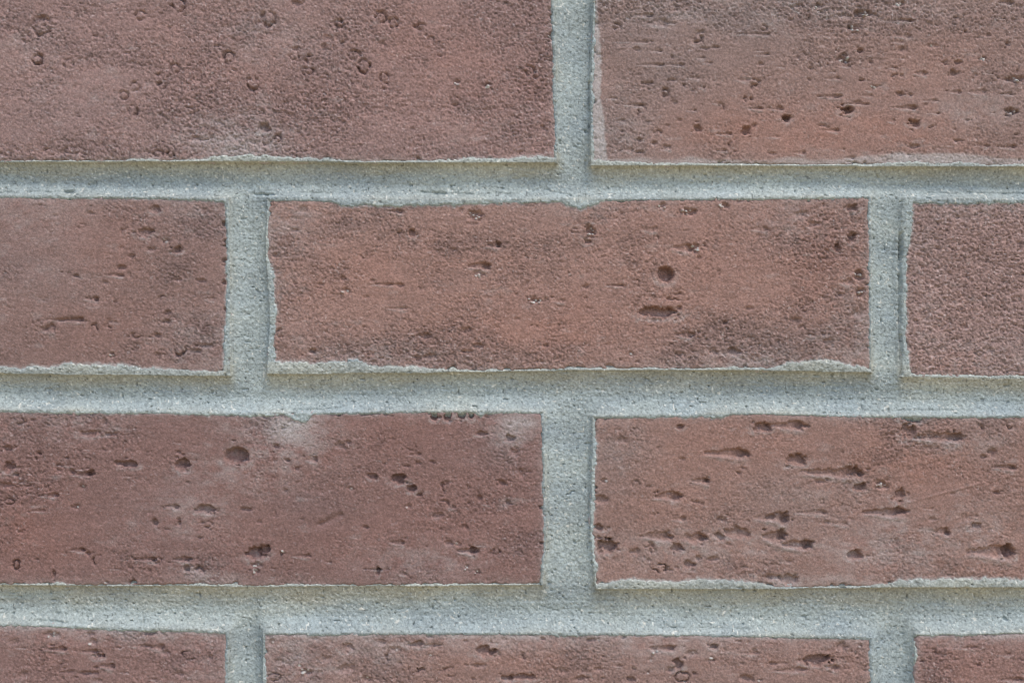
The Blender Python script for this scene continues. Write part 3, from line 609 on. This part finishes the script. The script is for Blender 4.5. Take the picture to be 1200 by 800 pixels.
H = Hv * (1 - hmix) + Hh * hmix - k_ * hmix * (1 - hmix)
H = np.minimum(H, -.12 * MM)
H = np.where(inside > 0, H - np.clip(inside - 1, 0, 12) * 1.1, H)
# edge of the joint runs uphill where it laps over the arris
lift = ss(-3.5, 1.5, cover)
lapH = und(X, Y) + seatA + (.22 + .25 * np.clip(cover / 4, 0, 1)) * MM + .05 * MM * fbm(X / 6, Y / 5, 95, 2)
lapH -= .9 * np.exp(-np.clip(inside, 0, 99) / 3.0)
H = np.where(inside > -1, H * (1 - lift) + lapH * lift, H)
gr = .14 * vn(X / 1.9, Y / 1.9, 201) + .04 * vn(X / 4.1, Y / 3.9, 202) + .05 * vn(X / 1.6, Y / 1.6, 203)
gr += .10 * fbm(X / 26, Y / 14, 204, 3)
bed = ss(-.5, .5, (Hv - Hh) / MM)
gr += .07 * fbs(X / 70, Y / 2.6, 221, 2) * bed + .06 * fbs(X / 2.8, Y / 60, 222, 2) * (1 - bed)
gr -= .75 * ss(.80, .95, vn(X / 4.4, Y / 4.0, 223)) 
gr -= .30 * ss(.6, .9, vn(X / 3.1, Y / 2.8, 205))
gr += .24 * ss(.66, .92, vn(X / 3.6, Y / 3.4, 206))
H = H + gr * MM
# cracks and chips: x0 y0 x1 y1 width depth(mm)
for (xa, ya, xb, yb, w, d) in [(-20, 225.5, 82, 224.5, 1.3, .8), (70, 224.5, 86, 225, 2.6, 1.2), (99, 219, 109, 215, 3, 1.0), (48, 224, 62, 212, 1.6, .5), (292, 227, 322, 228, 1.5, .9), (350, 226, 420, 226, 1.2, .45),
        (492, 225, 522, 226.5, 2.0, 1.3), (520, 226.5, 610, 227, 1.1, .6), (1080, 226, 1210, 226, 1.0, .5), (1025, 199, 1034, 211, 1.5, .6),
        (1056, 272, 1054.5, 345, 1.7, 2.2), (1054.5, 345, 1056, 440, 1.5, 1.3), (640, 222, 672, 230, 1.4, .5), (600, 210, 618, 206, 1.5, .6),
        (689, 520, 690, 600, 1.5, .8), (692, 0, 691, 180, 1.2, .5), (40, 728, 80, 730.5, 2, .9), (340, 481.5, 400, 479, 1.5, .6), (335, 480, 350, 490, 1.5, .5), (40, 474, 70, 473, 1.3, .4), (930, 483, 1120, 481, 1.1, .35), (770, 736, 880, 737.5, 1.2, .5), (60, 722, 68, 719, 2, .8)]:
    Lc = math.hypot(xb - xa, yb - ya); ux, uy = (xb - xa) / Lc, (yb - ya) / Lc
    t_ = (X - xa) * ux + (Y - ya) * uy; v = -(X - xa) * uy + (Y - ya) * ux + .9 * vn(t_ / 7, t_ * 0, 13) + .5 * vn(t_ / 2.5, t_ * 0, 14)
    H -= d * MM * np.exp(-(v / w) ** 2) * ss(-2, 3, t_) * (1 - ss(Lc - 3, Lc + 2, t_)) * np.clip(.7 + .5 * vn(t_ / 9, t_ * 0, 15), .1, 1)
# colour of the mortar, painted bounce warmth included
C = np.empty(X.shape + (3,)); C[:] = (.325, .367, .357)
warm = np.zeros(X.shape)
for r in range(R0, R1):                                   # warm ground bounce and efflorescence, painted into the upper part of the bed joints
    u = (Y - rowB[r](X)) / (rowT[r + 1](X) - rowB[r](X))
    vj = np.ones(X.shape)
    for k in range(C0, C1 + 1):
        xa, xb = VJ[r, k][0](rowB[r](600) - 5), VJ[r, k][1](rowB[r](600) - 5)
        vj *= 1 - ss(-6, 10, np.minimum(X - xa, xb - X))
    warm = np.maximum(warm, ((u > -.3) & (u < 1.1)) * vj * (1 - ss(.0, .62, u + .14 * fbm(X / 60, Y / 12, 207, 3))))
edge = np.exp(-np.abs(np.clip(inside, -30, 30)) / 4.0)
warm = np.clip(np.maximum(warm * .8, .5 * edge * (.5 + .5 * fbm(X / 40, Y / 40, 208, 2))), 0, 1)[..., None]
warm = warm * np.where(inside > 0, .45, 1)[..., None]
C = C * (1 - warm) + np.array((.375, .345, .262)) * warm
C *= 1 + .13 * fbm(X / 110, Y / 30, 209, 4)[..., None] * np.array((1.1, 1.0, .8)) + .03 * fbm(X / 45, Y / 25, 224, 3)[..., None] * np.array((1.0, .4, -.6))
s1 = vn(X / 1.6, Y / 1.6, 210); s2 = vn(X / 2.4, Y / 2.4, 211)
C *= (1 + .15 * s1 + .10 * s2)[..., None]
C *= 1 - .5 * ss(.74, .9, vn(X / 2.1, Y / 2.1, 212))[..., None]
cream = ss(.70, .9, vn(X / 2.2, Y / 2.2, 213))[..., None]
C = C * (1 - .75 * cream) + np.array((.68, .66, .58)) * .75 * cream
C = np.clip(C, .02, .8)
keep = (inside < 9) | (cover > -3.8)
kf = keep[:-1, :-1] | keep[1:, :-1] | keep[1:, 1:] | keep[:-1, 1:]
ny, nx = X.shape
idx = np.arange(ny * nx).reshape(ny, nx)
F = np.stack([idx[:-1, :-1], idx[1:, :-1], idx[1:, 1:], idx[:-1, 1:]], -1)[kf]
used = np.zeros(ny * nx, bool); used[F.ravel()] = True
new = np.cumsum(used) - 1
V = np.stack([X * S, -H * S, -Y * S], -1).reshape(-1, 3)[used] + OFF
mm = mesh_from('mortar', V, new[F], C.reshape(-1, 3)[used], M_MORTAR)
mo = child('mortar', mm, (0, 0, 0))
print('tris', sum(len(o.data.polygons) * 2 for o in sc.objects if o.type == 'MESH' and (o.name == 'mortar' or 'label' in o)))
